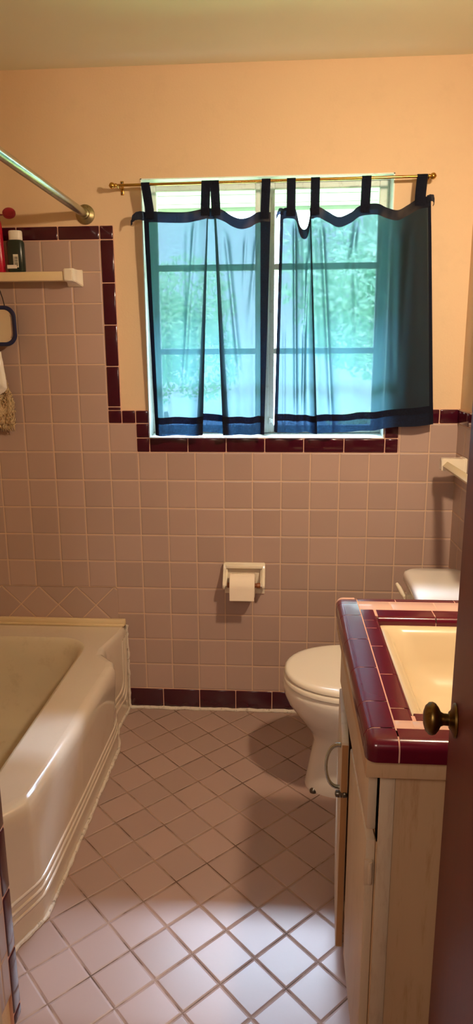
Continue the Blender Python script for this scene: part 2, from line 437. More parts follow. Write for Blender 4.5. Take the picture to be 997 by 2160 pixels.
tree('tree', 'pale green leafy tree showing above the right curtain', 'tree', 2.2, 7.0, 1.6, 1.7, 12000, M['leaf2'])
tree('tree', 'blue green tree far beyond the left casement', 'tree', -1.6, 10.5, .7, 1.6, 9000, M['leaf2'])

# ------------------------------------------------------------------ bathtub
t = thing('bathtub', 'cream enamelled bathtub with ribbed apron against the back wall', 'bathtub', (-.33, -.67, 0))
TUBZ = .372; cx, cy = -.34, -.67
top_out = [(.034, -.003), (.034, -.06), (.006, -.215), (.012, -.27), (.066, -.33), (.078, -.37), (.074, -.76), (.056, -1.09), (.05, -1.13), (.008, -1.185), (.0, -1.22), (.0, -1.345), (-.755, -1.345), (-.755, -.003)]
bot_out = [(.03, -.003), (.03, -.06), (.022, -.17), (.028, -.21), (.05, -.27), (.058, -.31), (.058, -.76), (.056, -1.06), (.053, -1.10), (.012, -1.19), (.004, -1.23), (.002, -1.345), (-.755, -1.345), (-.755, -.003)]
def soften(poly, it=2):
    for _ in range(it):
        out = []
        n = len(poly)
        for i in range(n):
            a, b = poly[i], poly[(i+1) % n]
            out += [(a[0]*.75+b[0]*.25, a[1]*.75+b[1]*.25), (a[0]*.25+b[0]*.75, a[1]*.25+b[1]*.75)]
        poly = out
    return poly
def raycast(poly, ang):
    dx, dy = math.cos(ang), math.sin(ang); best = None
    n = len(poly)
    for i in range(n):
        (x1, y1), (x2, y2) = poly[i], poly[(i+1) % n]
        ex, ey = x2-x1, y2-y1; den = dx*ey-dy*ex
        if abs(den) < 1e-12: continue
        tt = ((x1-cx)*ey-(y1-cy)*ex)/den; ss = ((x1-cx)*dy-(y1-cy)*dx)/den
        if tt > 0 and -1e-9 <= ss <= 1+1e-9: best = tt if best is None else max(best, tt)
    return Vector((cx+dx*best, cy+dy*best))
to, bo = top_out, bot_out
angs = sorted([2*PI*k/300 for k in range(300)] + [math.atan2(p[1]-cy, p[0]-cx) % (2*PI) for p in to[:12]+bo[:12]])
def ring(poly, z, inset=0.0):
    out = []
    for a in angs:
        p = raycast(poly, a); d = Vector((cx, cy))-p; L = d.length
        p = p+d/L*inset; out.append(Vector((p.x, p.y, z)))
    return out
def mixring(f, z, inset=0.0):
    a, b = ring(bo, z, inset), ring(to, z, inset)
    return [p.lerp(q, f) for p, q in zip(a, b)]
def inner(w, h, r, z, ox=0, oy=0):
    lp = [(p.x, p.y) for p in rrect(-.395+ox, -.645+oy, w, h, r, 0, 14)]
    return ring(lp, z)
bm = nb()
L = [mixring(0, .001), mixring(.02, .05), mixring(.25, .12), mixring(.6, .22), mixring(.9, .30), mixring(1, .335), mixring(1, .352, .003), mixring(1, .364, .010), mixring(1, .3705, .022), mixring(1, .372, .036)]
loft(bm, L)
obj('apron', bm, M['tub'], t, smooth=60)
bm = nb()
loft(bm, [L[-1], inner(.655, 1.0, .12, .372), inner(.637, .98, .12, .368), inner(.62, .962, .12, .355), inner(.59, .93, .13, .29), inner(.55, .87, .15, .16), inner(.50, .80, .16, .08), inner(.40, .68, .15, .058)], False, True)
obj('basin', bm, [M['tub_in']], t, smooth=70)
bm = nb()
loft(bm, [L[-1], inner(.655, 1.0, .12, .3722)])
for f in bm.faces: pass
obj('rim', bm, M['tub'], t, smooth=70)
# moulded ribs: down the recess, then along the foot of the apron
bm = nb()
def apx(y, z):
    a = [(p[0], p[1]) for p in bot_out[:12]]; b = [(p[0], p[1]) for p in top_out[:12]]
    def at(pl):
        for (x1, y1), (x2, y2) in zip(pl, pl[1:]):
            if y2 <= y <= y1: return x1+(x2-x1)*((y-y1)/(y2-y1) if y2 != y1 else 0)
        return pl[-1][0]
    f = max(0, min(1, (z-.05)/.28)); f = f*f*(3-2*f)*.6+f*.4
    return at(a)*(1-f)+at(b)*f
for k in range(3):
    pts = []
    yv = -.03-.022*k; zz = .072+.026*k
    for i in range(8): 
        z = .335-(.335-zz-.05)*i/7; pts.append((apx(yv, z), yv, z))
    for i in range(1, 7):
        a = PI/2*i/6; y = yv-.05*(1-math.cos(a)); z = zz+.05*(1-math.sin(a)); pts.append((apx(y, z), y, z))
    for i in range(1, 46):
        y = yv-.05-(1.09-.012*k+yv)*i/45; pts.append((apx(y, zz), y, zz))
    for i in range(1, 6):
        y = pts[-1][1]-.022; pts.append((apx(y, zz)-.001, y, zz))
    tube(bm, [(p[0]-.0006, p[1], p[2]) for p in pts], .0056, 8)
obj('apron_rib', bm, M['tub'], t, smooth=70)
bm = nb()
box(bm, XL+.004, .033, -.022, -.0015, .371, .398, .004, 2); box(bm, XL+.004, .03, -.028, -.02, .370, .380, .003, 2)
obj('wall_flange', bm, M['barcream'], t)
bm = nb()
pts = [(.0365+random.uniform(-.002, .002), -.006, .01+i*.36/30) for i in range(31)]
tube(bm, pts, [.005+random.random()*.002 for _ in pts], 8)
pts = [(apx(-.01-1.3*i/90, 0)+.003+random.uniform(-.0015, .0015), -.01-1.3*i/90, .004) for i in range(91)]
tube(bm, pts, [.0045+random.random()*.003 for _ in pts], 8)
obj('caulk_bead', bm, M['caulk'], t)

# ------------------------------------------------------------------ toilet (faces left, tank on the right wall)
t = thing('toilet', 'white two-piece toilet with closed lid beyond the vanity', 'toilet', (.98, -.48, 0))
TY = -.478
def egg(xf, xb, hw, z, n=40, k=.55):
    """plan outline: round nose towards -X at xf, blunt end at xb"""
    out = []; xm = xf+(xb-xf)*k
    for i in range(n):
        a = 2*PI*i/n; c, s = math.cos(a), math.sin(a)
        x = xm+(xb-xm)*abs(c)**.7 if c > 0 else xm+(xm-xf)*c
        out.append(Vector((x, TY+hw*(math.copysign(abs(s)**.9, s)), z)))
    return out
bm = nb()
loft(bm, [egg(.748, 1.12, .088, 0), egg(.746, 1.12, .090, .012), egg(.754, 1.12, .086, .05), egg(.766, 1.12, .082, .12), egg(.775, 1.12, .084, .175), egg(.762, 1.12, .104, .215), egg(.725, 1.12, .142, .265), egg(.690, 1.12, .170, .315), egg(.674, 1.12, .183, .35), egg(.669, 1.12, .187, .375), egg(.671, 1.12, .187, .388), egg(.68, 1.11, .178, .395)], True, True)
obj('bowl', bm, M['porcelain'], t, smooth=60)
bm = nb()
loft(bm, [egg(.676, 1.08, .182, .397), egg(.671, 1.085, .187, .401), egg(.671, 1.085, .187, .411), egg(.676, 1.08, .182, .416)], True, True)
obj('seat', bm, M['seat'], t, smooth=50)
bm = nb()
loft(bm, [egg(.680, 1.08, .180, .418), egg(.675, 1.085, .185, .422), egg(.675, 1.085, .185, .430), egg(.682, 1.08, .179, .436), egg(.695, 1.07, .168, .438), egg(.72, 1.05, .145, .4375), egg(.80, 1.0, .075, .4365)], True, True)
obj('lid', bm, M['seat'], t, smooth=50)
for s in (-1, 1):
    bm = nb(); box(bm, 1.06, 1.095, TY+s*.075-.018, TY+s*.075+.018, .394, .44, .006, 3); obj('lid_hinge', bm, M['seat'], t)
bm = nb(); loft(bm, [rrect(1.19, TY, .16, .26, .05, .25), rrect(1.19, TY, .19, .3, .05, .40), rrect(1.19, TY, .19, .3, .05, .415)], True, True)
obj('tank_shelf', bm, M['porcelain'], t, smooth=50)
bm = nb(); loft(bm, [rrect(1.197, TY, .17, .44, .035, .41), rrect(1.197, TY, .18, .46, .035, .43), rrect(1.196, TY, .198, .485, .035, .655), rrect(1.196, TY, .19, .48, .035, .66)], True, True)
obj('tank', bm, M['porcelain'], t, smooth=50)
bm = nb(); TX = 1.1935
loft(bm, [rrect(TX, TY, .205, .50, .04, .661), rrect(TX, TY, .217, .515, .045, .667), rrect(TX, TY, .217, .515, .045, .688), rrect(TX, TY, .21, .508, .045, .697), rrect(TX, TY, .19, .49, .045, .7015), rrect(TX, TY, .12, .40, .045, .7035)], True, True)
obj('tank_lid', bm, M['porcelain'], t, smooth=50)
bm = nb()
lathe(bm, [(.012, 0), (.012, .01), (.008, .014)], (1.0975, -.335, .628), (-1, 0, 0), 16)
tube(bm, [(1.083, -.335, .628), (1.077, -.31, .633), (1.072, -.28, .642), (1.066, -.255, .650)], [.0075, .008, .0085, .006], 10)
obj('flush_lever', bm, M['ceramic'], t)
bm = nb(); lathe(bm, [(.012, 0), (.012, .008), (.006, .015), (.001, .017)], (.775, TY-.045, .0), (0, 0, 1), 14)
obj('floor_bolt_cap', bm, M['hardware'], t)

# ------------------------------------------------------------------ vanity
t = thing('vanity_cabinet', 'cream painted vanity cabinet under the burgundy tiled counter', 'cabinet', (1.07, -1.2, 0))
FX = .834; Y0, Y1 = -1.487, -.895
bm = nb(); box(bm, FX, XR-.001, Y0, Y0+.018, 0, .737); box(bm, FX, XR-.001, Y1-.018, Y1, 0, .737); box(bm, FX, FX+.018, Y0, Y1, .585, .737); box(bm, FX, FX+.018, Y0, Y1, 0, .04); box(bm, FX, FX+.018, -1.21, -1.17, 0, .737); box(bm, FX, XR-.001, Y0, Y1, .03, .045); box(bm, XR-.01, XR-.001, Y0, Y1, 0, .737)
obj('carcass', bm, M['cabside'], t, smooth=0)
bm = nb(); box(bm, .8355, .862, Y0-.004, Y0+.001, .02, .735, .002)
obj('corner_stile', bm, M['cabpaint'], t)
bm = nb()
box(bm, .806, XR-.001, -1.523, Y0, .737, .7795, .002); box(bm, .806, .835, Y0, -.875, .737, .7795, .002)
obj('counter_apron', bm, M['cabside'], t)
bm = nb(); box(bm, .8165, FX, -1.478, -.91, .602, .7345, .004, 2)
obj('drawer_front', bm, M['cabpaint'], t)
bm = nb(); box(bm, .8165, FX, -1.482, -1.19, .035, .585, .004, 2)
d1 = obj('door', bm, M['cabpaint'], t, label='near cabinet door with the painted hinge')
bm = nb(); box(bm, .8145, .8305, -1.4865, -1.481, .492, .545, .002); lathe(bm, [(.0035, 0), (.0045, .003), (.0045, .043), (.0035, .046)], (.8255, -1.487, .496), (0, 0, 1), 12)
obj('hinge', bm, M['cabpaint'], d1)
# far door stands a little open
ang = math.radians(-3.6); HP = Vector((.8325, -.912, 0))
mt = Matrix.Translation(HP) @ Matrix.Rotation(ang, 4, 'Z')
bm = nb(); box(bm, -.017, 0, -.262, 0, .035, .585, .003, 2, mtx=mt)
d2 = obj('door', bm, M['cabpaint'], t, label='far cabinet door standing slightly open')
bm = nb(); box(bm, -.0152, -.0015, -.2632, -.2618, .04, .58, mtx=mt)
obj('raw_edge', bm, M['rawwood'], d2, smooth=0)
bm = nb()
hy, hz0, hz1 = -.235, .455, .575
pts = []
for i in range(17):
    a = PI*i/16; pts.append(mt @ Vector((-.018-.032*math.sin(a)**.8, hy-.018*(i/16), hz0+(hz1-hz0)*(.5-.5*math.cos(a)))))
tube(bm, pts, [.0055-.0018*math.sin(PI*i/16) for i in range(17)], 10)
h = obj('handle', bm, M['chrome'], d2)
bm = nb()
o = mt @ Vector((-.022, hy-.022, hz0-.002))
lathe(bm, [(.004, -.006), (.008, -.004), (.0085, .002), (.0072, .005), (.0085, .008), (.0072, .011), (.0085, .014), (.0072, .017), (.008, .020), (.004, .022)], o, (1, -.25, .1), 14)
obj('ribbed_foot', bm, M['hardware'], d2)

t = thing('tiled_countertop', 'burgundy and pink tiled vanity countertop with rounded edges', 'countertop', (1.05, -1.2, .78))
CZ = .82; CX0, CX1, CY0, CY1 = .802, XR-.001, -1.548, -.868
IX0, IX1, IY0, IY1 = .893, 1.225, -1.449, -1.005
bm = nb()
box(bm, .83, IX0-.012, CY0+.02, CY1-.012, .783, CZ-.0006); box(bm, IX1+.012, CX1, CY0+.02, CY1-.012, .783, CZ-.0006)
box(bm, IX0-.012, IX1+.012, CY0+.02, IY0-.012, .783, CZ-.0006); box(bm, IX0-.012, IX1+.012, IY1+.012, CY1-.012, .783, CZ-.0006)
box(bm, IX0-.012, IX1+.012, IY0-.012, IY0-.002, .783, .808); box(bm, IX0-.012, IX1+.012, IY1+.002, IY1+.012, .783, .806); box(bm, IX0-.012, IX0-.002, IY0, IY1, .783, .808)
obj('grout_bed', bm, M['grout'], t, smooth=0)
def ctile(bm, x0, x1, y0, y1, z0=.806, round_=None, r=.014, gap=.0013, CZ=CZ):
    """flat glazed tile; round_ names the sides that roll over"""
    ro = round_ or ''
    x0 += gap*('L' not in ro); x1 -= gap*('R' not in ro); y0 += gap*('N' not in ro); y1 -= gap*('F' not in ro)
    if not round_: box(bm, x0, x1, y0, y1, z0, CZ, .0015, 2); return
    g = bmesh.ops.create_cube(bm, size=1.0); vs = g['verts']
    for v in vs: v.co = Vector(((x0+x1)/2+v.co.x*(x1-x0), (y0+y1)/2+v.co.y*(y1-y0), (z0+CZ)/2+v.co.z*(CZ-z0)))
    es = set(e for v in vs for e in v.link_edges); sel = []
    sides = {'L': lambda p: abs(p.x-x0) < 1e-6, 'R': lambda p: abs(p.x-x1) < 1e-6, 'N': lambda p: abs(p.y-y0) < 1e-6, 'F': lambda p: abs(p.y-y1) < 1e-6}
    for e_ in es:
        a, b = e_.verts[0].co, e_.verts[1].co
        if abs(a.z-CZ) < 1e-6 and abs(b.z-CZ) < 1e-6:
            if any(sides[s](a) and sides[s](b) for s in round_): sel.append(e_)
        elif abs(a.z-b.z) > 1e-4 and len(round_) == 2 and all(sides[s](a) for s in round_): sel.append(e_)
    bmesh.ops.bevel(bm, geom=sel, offset=r, segments=6, profile=.5, affect='EDGES')
bm = nb()
yc = [CY0, -1.503, -1.412, -1.275, -1.134, -.992, -.912, CY1]
for i, (a, b) in enumerate(zip(yc, yc[1:])):
    ctile(bm, CX0, .855, a, b, .7825, 'LN' if i == 0 else ('LF' if i == 6 else 'L'), .018)
xc = [.855, .985, 1.13, CX1]
for a, b in zip(xc, xc[1:]): ctile(bm, a, b, CY0, -1.503, .7825, 'N', .018)
for a, b in zip([.855, .952, 1.10, CX1], [.952, 1.10, CX1]): ctile(bm, a, b, -.896, CY1, .7825, 'F', .010)
obj('bullnose_tile', bm, M['burgundy_top'], t)
bm = nb(); ctile(bm, CX0+.0008, .85, CY0+.0008, CY1-.0008, .783, 'LN', .0185, 0, CZ-.0006); ctile(bm, .83, CX1, CY0+.0008, -1.51, .783, 'N', .0185, 0, CZ-.0006)
obj('edge_grout', bm, M['grout'], t)
bm = nb()
yr = [-1.478, -1.436, -1.303, -1.17, -1.07, -1.022, -.953]
for a, b in zip(yr, yr[1:]): ctile(bm, .855, IX0, a, b, .80, 'R', .008)
for a, b in zip([IX0, 1.03, 1.17, 1.26], [1.03, 1.17, 1.26]): ctile(bm, a, b, IY1, -.953, .798, 'N', .012)
for a, b in zip([IX0, .935, 1.075, 1.26], [.935, 1.075, 1.26]): ctile(bm, a, b, -1.478, IY0, .80, 'F', .006)
ctile(bm, IX1, 1.26, IY0, IY1, .80, 'L', .008)
obj('sink_edge_tile', bm, M['burgundy_top'], t)
bm = nb()
for a, b in zip([.855, .935, 1.045, 1.155, CX1], [.935, 1.045, 1.155, CX1]):
    ctile(bm, a, b, -.953, -.896); ctile(bm, a+.03, min(b+.03, CX1), -1.503, -1.478)
ctile(bm, .855, .885, -1.503, -1.478)
for a, b in zip([-1.478, -1.36, -1.24, -1.12, -.953], [-1.36, -1.24, -1.12, -.953]): ctile(bm, 1.26, CX1, a, b)
obj('pink_tile', bm, M['pink_plain'], t)

t = thing('sink', 'cream porcelain sink basin set in the burgundy tiled counter', 'sink', (1.06, -1.227, .66))
scx, scy, sw, sh = (IX0+IX1)/2, (IY0+IY1)/2, IX1-IX0-.003, IY1-IY0-.003
bm = nb()
loft(bm, [rrect(scx, scy, sw, sh, .012, .79), rrect(scx, scy, sw, sh, .012, .801), rrect(scx, scy, sw-.012, sh-.012, .014, .8035), rrect(scx, scy, sw-.03, sh-.03, .03, .801), rrect(scx, scy, sw-.055, sh-.055, .05, .785), rrect(scx, scy, sw-.085, sh-.085, .06, .735), rrect(scx, scy, sw-.13, sh-.14, .065, .69), rrect(scx, scy, sw-.2, sh-.24, .06, .676), rrect(scx, scy, .05, .05, .0249, .672)], False, True)
obj('basin', bm, M['sinkp'], t, smooth=60)
bm = nb(); lathe(bm, [(.022, 0), (.023, .002), (.015, .003), (.012, .001), (.004, .001)], (scx, scy, .6725), (0, 0, 1), 20)
obj('drain', bm, M['chrome'], t)

# ------------------------------------------------------------------ open door, right foreground
DA = math.atan2(.70, .088); DLEN = .7055
t = thing('door_1', kind='structure', loc=(.829, -2.30, .01), rotz=DA, local=True)
bm = nb(); box(bm, 0, DLEN, -.035, 0, 0, 2.02, .002); obj('door_slab', bm, M['doorwood'], t)
kx, kz = DLEN-.060, .916
k = None
bm = nb(); lathe(bm, [(.0235, -.001), (.0245, .001), (.0235, .004), (.018, .006), (.014, .0075), (.0115, .010)], (kx, 0, kz), (0, 1, 0), 28)
obj('knob_rose', bm, M['bronze'], t)
bm = nb(); lathe(bm, [(.0085, .004), (.0085, .017), (.0105, .021), (.0165, .024), (.0215, .028), (.0232, .032), (.0225, .037), (.0175, .042), (.010, .0445), (.002, .045)], (kx, 0, kz), (0, 1, 0), 28)
obj('door_knob', bm, M['bronze'], t)
bm = nb(); box(bm, .8, XR+.1, -2.45, -2.345, 0, ZC); obj('wall_door_side', bm, M['plaster'], smooth=0, kind='structure')

# ------------------------------------------------------------------ toilet roll holder and roll
t = thing('toilet_roll_holder', 'white ceramic toilet roll holder with brown roller on pink tile', 'toilet roll holder', (.517, 0, .58))
x0, x1, z0, z1 = .435, .598, .515, .646
bm = nb()
box(bm, x0+.002, x1-.002, -.008, -.0008, z0, z1-.002, .003, 2)
box(bm, x0, x1, -.024, -.006, z1-.018, z1, .005, 3); box(bm, x0+.008, x1-.008, -.031, -.02, z1-.022, z1-.006, .004, 3)
obj('backplate', bm, M['ceramic'], t)
for a, b in ((x0, x0+.011), (x1-.011, x1)):
    bm = nb()
    prism(bm, [(-.006, z1-.004), (-.026, z1-.003), (-.034, z1-.03), (-.045, .600), (-.072, .580), (-.078, .568), (-.072, .555), (-.05, .551), (-.006, .548)], lambda u, v, d: Vector((d, u, v)), a, b)
    bmesh.ops.bevel(bm, geom=list(bm.edges), offset=.0025, segments=2, affect='EDGES')
    s = .009 if a == x0 else -.009
    prism(bm, [(-.006, z1-.012), (-.018, z1-.012), (-.026, z1-.034), (-.038, .598), (-.062, .578), (-.067, .566), (-.05, .557), (-.006, .555)], lambda u, v, d: Vector((d, u, v)), *( (b, b+.006) if a == x0 else (a-.006, a)))
    obj('side_arm', bm, M['ceramic'], t)
bm = nb(); lathe(bm, [(.009, 0), (.0105, .002), (.0105, .014), (.0085, .016), (.0085, .113), (.0105, .115), (.0105, .127), (.009, .129)], (.452, -.062, .568), (1, 0, 0), 20)
obj('roller', bm, M['rollwood'], t)
t = thing('toilet_paper_roll', 'part-used white toilet paper roll hanging on the holder', 'toilet paper roll', (.5115, -.062, .52))
bm = nb()
seg = 48; xa, xb = .4635, .5595
def ringx(x, r): return [Vector((x, -.062+r*math.cos(2*PI*k/seg), .568+r*math.sin(2*PI*k/seg))) for k in range(seg)]
loft(bm, [ringx(xa, .0195), ringx(xa, .0455), ringx(xa+.001, .0468), ringx(xb-.001, .0468), ringx(xb, .0455), ringx(xb, .0195)])
# loose leaf hanging from the front of the roll
a = [Vector((xa+.001, -.1095, .568)), Vector((xb-.001, -.1095, .568))]
rows = []
for i in range(6):
    z = .572-.05*i/5; y = -.109-.0006*i
    rows.append([Vector((xa+.0012, y, z)), Vector((xb-.0012, y, z)), Vector((xb-.0012, y+.0008, z)), Vector((xa+.0012, y+.0008, z))])
loft(bm, rows, True, True)
r = obj('paper', bm, M['paper'], t)
bm = nb(); loft(bm, [ringx(xa+.0005, .0193), ringx(xb-.0005, .0193), ringx(xb-.0005, .018), ringx(xa+.0005, .018), ringx(xa+.0005, .0193)])
obj('core', bm, M['card'], t)

# ------------------------------------------------------------------ bars on the walls
t = thing('towel_bar', 'cream square towel bar over the tub with white ceramic bracket', 'towel bar', (-.35, 0, 1.7))
def bracket(fn, name, parent):
    bm = nb()
    # square plate, then a pyramid that narrows to the bar socket
    def sq(h, w, d, c=0): return [fn(-w, -h+c, d), fn(w, -h+c, d), fn(w, h+c, d), fn(-w, h+c, d)]
    loft(bm, [sq(.029, .029, .0005), sq(.029, .029, .008), sq(.026, .026, .011), sq(.022, .018, .05, .004), sq(.022, .018, .082, .004), sq(.019, .015, .086, .004)], True, True)
    bmesh.ops.bevel(bm, geom=list(bm.edges), offset=.0022, segments=2, affect='EDGES')
    return obj(name, bm, M['ceramic'], parent)
bracket(lambda u, v, d: Vector((-.097+u, -d, 1.712+v)), 'end_bracket', t)
bracket(lambda u, v, d: Vector((-.70+u, -d, 1.712+v)), 'end_bracket', t)
bm = nb(); box(bm, -.70, -.105, -.078, -.046, 1.697, 1.7285, .003, 2); obj('bar', bm, M['barcream'], t)
t = thing('towel_bar', 'cream towel bar on the right wall above the toilet tank', 'towel bar', (XR, -.4, 1.05))
for yv in (-.135, -.62): bracket(lambda u, v, d, yv=yv: Vector((XR-d, yv+u, 1.052+v)), 'end_bracket', t)
bm = nb(); mt2 = Matrix.Translation((XR-.066, 0, 1.053)) @ Matrix.Rotation(PI/4, 4, 'Y')
box(bm, -.0115, .0115, -.625, -.128, -.0115, .0115, .002, 2, mtx=mt2); obj('bar', bm, M['barcream'], t)

t = thing('shower_rod', 'tarnished chrome shower curtain rod ending at the back wall', 'shower rod', (-.05, -.65, 1.93))
bm = nb(); tube(bm, [(-.05, -.006, 1.929), (-.05, -.4, 1.929), (-.05, -.8, 1.929), (-.05, -1.3495, 1.929)], .0145, 20); obj('rod', bm, M['chrome'], t)
bm = nb(); lathe(bm, [(.034, -.0055), (.034, -.003), (.031, 0), (.022, .005), (.0185, .008), (.0185, .018), (.0155, .02)], (-.05, 0, 1.929), (0, -1, 0), 28); obj('wall_flange', bm, M['flange'], t)

t = thing('curtain_rod', 'thin brass curtain rod with ball ends above the window', 'curtain rod', (.61, -.06, 2.01))
RY = -.06
rz = lambda x: 2.0075+(x-.064)*.0065
bm = nb(); tube(bm, [(x, RY, rz(x)) for x in (.075, .4, .8, 1.148)], .0048, 12); obj('rod', bm, M['brass'], t)
for xe, s in ((.078, -1), (1.142, 1)):
    bm = nb(); lathe(bm, [(.0055, -.006), (.007, -.004), (.007, 0), (.005, .002), (.008, .004), (.0105, .009), (.0105, .014), (.007, .019), (.003, .021), (.002, .022)], (xe, RY, rz(xe)), (s, 0, 0), 16); obj('finial', bm, M['brass'], t)
for xe in (.088, 1.1395):
    bm = nb(); box(bm, xe-.0055, xe+.0055, .0035, .0065, 1.990, 2.036, .001)
    tube(bm, [(xe, .004, 2.015), (xe, -.03, 2.006), (xe, RY, rz(xe)-.0075), (xe, RY-.007, rz(xe)-.002)], .003, 8)
    b = obj('bracket', bm, M['brass'], t)
    for zz in (1.996, 2.030):
        bm = nb(); lathe(bm, [(.003, 0), (.003, .0015), (.001, .0025)], (xe, .0035, zz), (0, -1, 0), 10); obj('screw', bm, M['hardware'], b)

# ------------------------------------------------------------------ curtains
def curtain(name, label, keys, tabs, ears, loc, seed, folds=()):
    t = thing(name, label, 'curtain', loc, group=None)
    rnd = random.Random(seed)
    nk = len(keys); SUB = 12; NC = (nk-1)*SUB+1; NR = 90
    cols = [[cr([k[j] for k in keys], i/SUB) for j in range(6)] for i in range(NC)]
    ph = [rnd.uniform(0, 6.28) for _ in range(6)]
    def S(i, v, off=0.0):
        xt, zt, yt, xb, zb, yb = cols[i]
        f = v; g = v*v*(3-2*v)
        x = xt+(xb-xt)*f; z = zt+(zb-zt)*f
        y = yt+(yb-yt)*g
        u = i/(NC-1)
        y += .0035*math.sin(u*34+ph[0]+1.2*v)*(.35+.65*v)+.002*math.sin(u*61+ph[1]-2*v)*v
        z += .0015*math.sin(u*40+ph[2])*(v > .9)
        # swags: slack between the tabs ripples downwards
        y += .004*math.sin(v*26+ph[3])*math.exp(-v*9)*math.sin(u*29+ph[4])
        for xa_, xb_, v0_, v1_, A_, w_ in folds:      # slack pleats running down from the tabs
            d_ = (x-(xa_+(xb_-xa_)*v))/w_
            if abs(d_) < 4:
                e_ = max(0, min(1, (v-v0_)/.06))*max(0, min(1, (v1_-v)/.2))
                y -= A_*math.exp(-d_*d_)*e_
        return Vector((x, y+off, z))
    def sheet(bm, i0, i1, v0, v1, n, off):
        rows = []
        for r_ in range(n+1):
            v = v0+(v1-v0)*r_/n
            rows.append([S(i, v, off) for i in range(i0, i1+1)])
        loft(bm, rows, close=False)
    def part(nm, pieces, mat, parent=t, n=8, off=-.0016):
        bm = nb()
        for i0, i1, v0, v1 in pieces: sheet(bm, i0, i1, v0, v1, n, off)
        bmesh.ops.remove_doubles(bm, verts=bm.verts, dist=1e-6)
        return obj(nm, bm, mat, parent, smooth=180)
    part('panel', [(0, NC-1, 0, 1)], M['cloth'], n=NR, off=0)
    part('header_band', [(0, NC-1, 0, .045)], M['header'])
    part('bottom_hem', [(0, NC-1, .912, 1)], M['hem'])
    part('hem_seam', [(0, NC-1, .912, .944)], M['seam'], off=-.0028)
    def span(idx, w):
        x_ = cols[idx][3]; j = idx; st = 1 if idx == 0 else -1
        while abs(cols[j][3]-x_) < w and 0 < j+st < NC-1: j += st
        return (min(idx, j), max(idx, j))
    a = span(0, .0125); b = span(NC-1, .0125)
    part('side_hem', [(a[0], a[1], .04, 1)], M['seam'], n=60, off=-.0024)
    part('side_hem', [(b[0], b[1], .04, 1)], M['seam'], n=60, off=-.0024)
    for xt_, w_, zl, lean in tabs:
        bm = nb(); top = rz(xt_); hw = w_/2
        prof = [(-.0665, zl-.028), (-.0665, zl+.01), (-.0675, zl+(top-zl)*.6), (-.0668, top-.002)]
        for k in range(7):
            a_ = PI*k/6; prof.append((RY-.0062*math.cos(a_), top+.001+.0062*math.sin(a_)))
        prof += [(-.0535, top-.004), (-.0525, zl+(top-zl)*.5), (-.0545, zl+.005), (-.0555, zl-.028)]
        rows = []
        for (yy, zz) in prof:
            q = lean*max(0, min(1, (top-zz)/(top-zl)))
            rows.append([Vector((xt_+q-hw, yy, zz)), Vector((xt_+q-hw*.33, yy+.0006, zz)), Vector((xt_+q+hw*.33, yy-.0004, zz)), Vector((xt_+q+hw, yy, zz))])
        loft(bm, rows, close=False)
        obj('tab', bm, M['seam'], t, smooth=180)
    for pts, hw in ears:
        bm = nb(); rows = []
        n = len(pts)*4
        for i in range(n+1):
            q = i/n*(len(pts)-1)
            c_ = Vector([cr([p[j] for p in pts], q) for j in range(3)]); w_ = hw*(1-.35*i/n)
            rows.append([c_+Vector((.001*math.sin(i), .003*math.sin(i*1.3+1), w_)), c_+Vector((0, -.003, 0)), c_+Vector((.002*math.sin(i*2), .002, -w_))])
        loft(bm, rows, close=False)
        obj('frayed_end', bm, M['header'], t, smooth=180)
    return t
LK = [(.172, 1.922, -.055, .189, 1.147, -.052), (.203, 1.922, -.060, .215, 1.146, -.057), (.255, 1.920, -.052, .262, 1.146, -.052), (.318, 1.920, -.050, .312, 1.146, -.053),
      (.366, 1.926, -.056, .346, 1.147, -.058), (.398, 1.931, -.063, .367, 1.148, -.066), (.3945, 1.931, -.052, .341, 1.150, -.047), (.404, 1.931, -.045, .362, 1.158, -.040),
      (.414, 1.931, -.045, .440, 1.153, -.040), (.4235, 1.931, -.052, .464, 1.149, -.047), (.4185, 1.931, -.063, .442, 1.148, -.066), (.449, 1.922, -.058, .466, 1.149, -.058),
      (.482, 1.903, -.050, .50, 1.149, -.053), (.510, 1.895, -.046, .53, 1.149, -.050), (.539, 1.900, -.050, .555, 1.150, -.051), (.571, 1.914, -.057, .576, 1.151, -.053), (.613, 1.912, -.055, .593, 1.152, -.052)]
curtain('curtain', 'navy sheer tab-top curtain over the left half of the window, pleated at centre', LK,
        [(.183, .029, 1.925, .012), (.392, .030, 1.932, -.004), (.421, .030, 1.932, .004), (.597, .030, 1.918, -.004)],
        [([(.176, -.062, 1.907), (.155, -.064, 1.909), (.138, -.064, 1.902), (.128, -.062, 1.884)], .015)], (.39, -.055, 1.53), 3,
        [(.354, .280, .03, .85, .011, .008), (.452, .526, .08, .75, .012, .009), (.574, .493, .08, .5, .009, .008), (.53, .49, .06, .35, .007, .006), (.325, .30, .05, .6, .005, .007), (.232, .24, .3, 1.1, .005, .012), (.55, .56, .3, 1.1, .005, .010)])
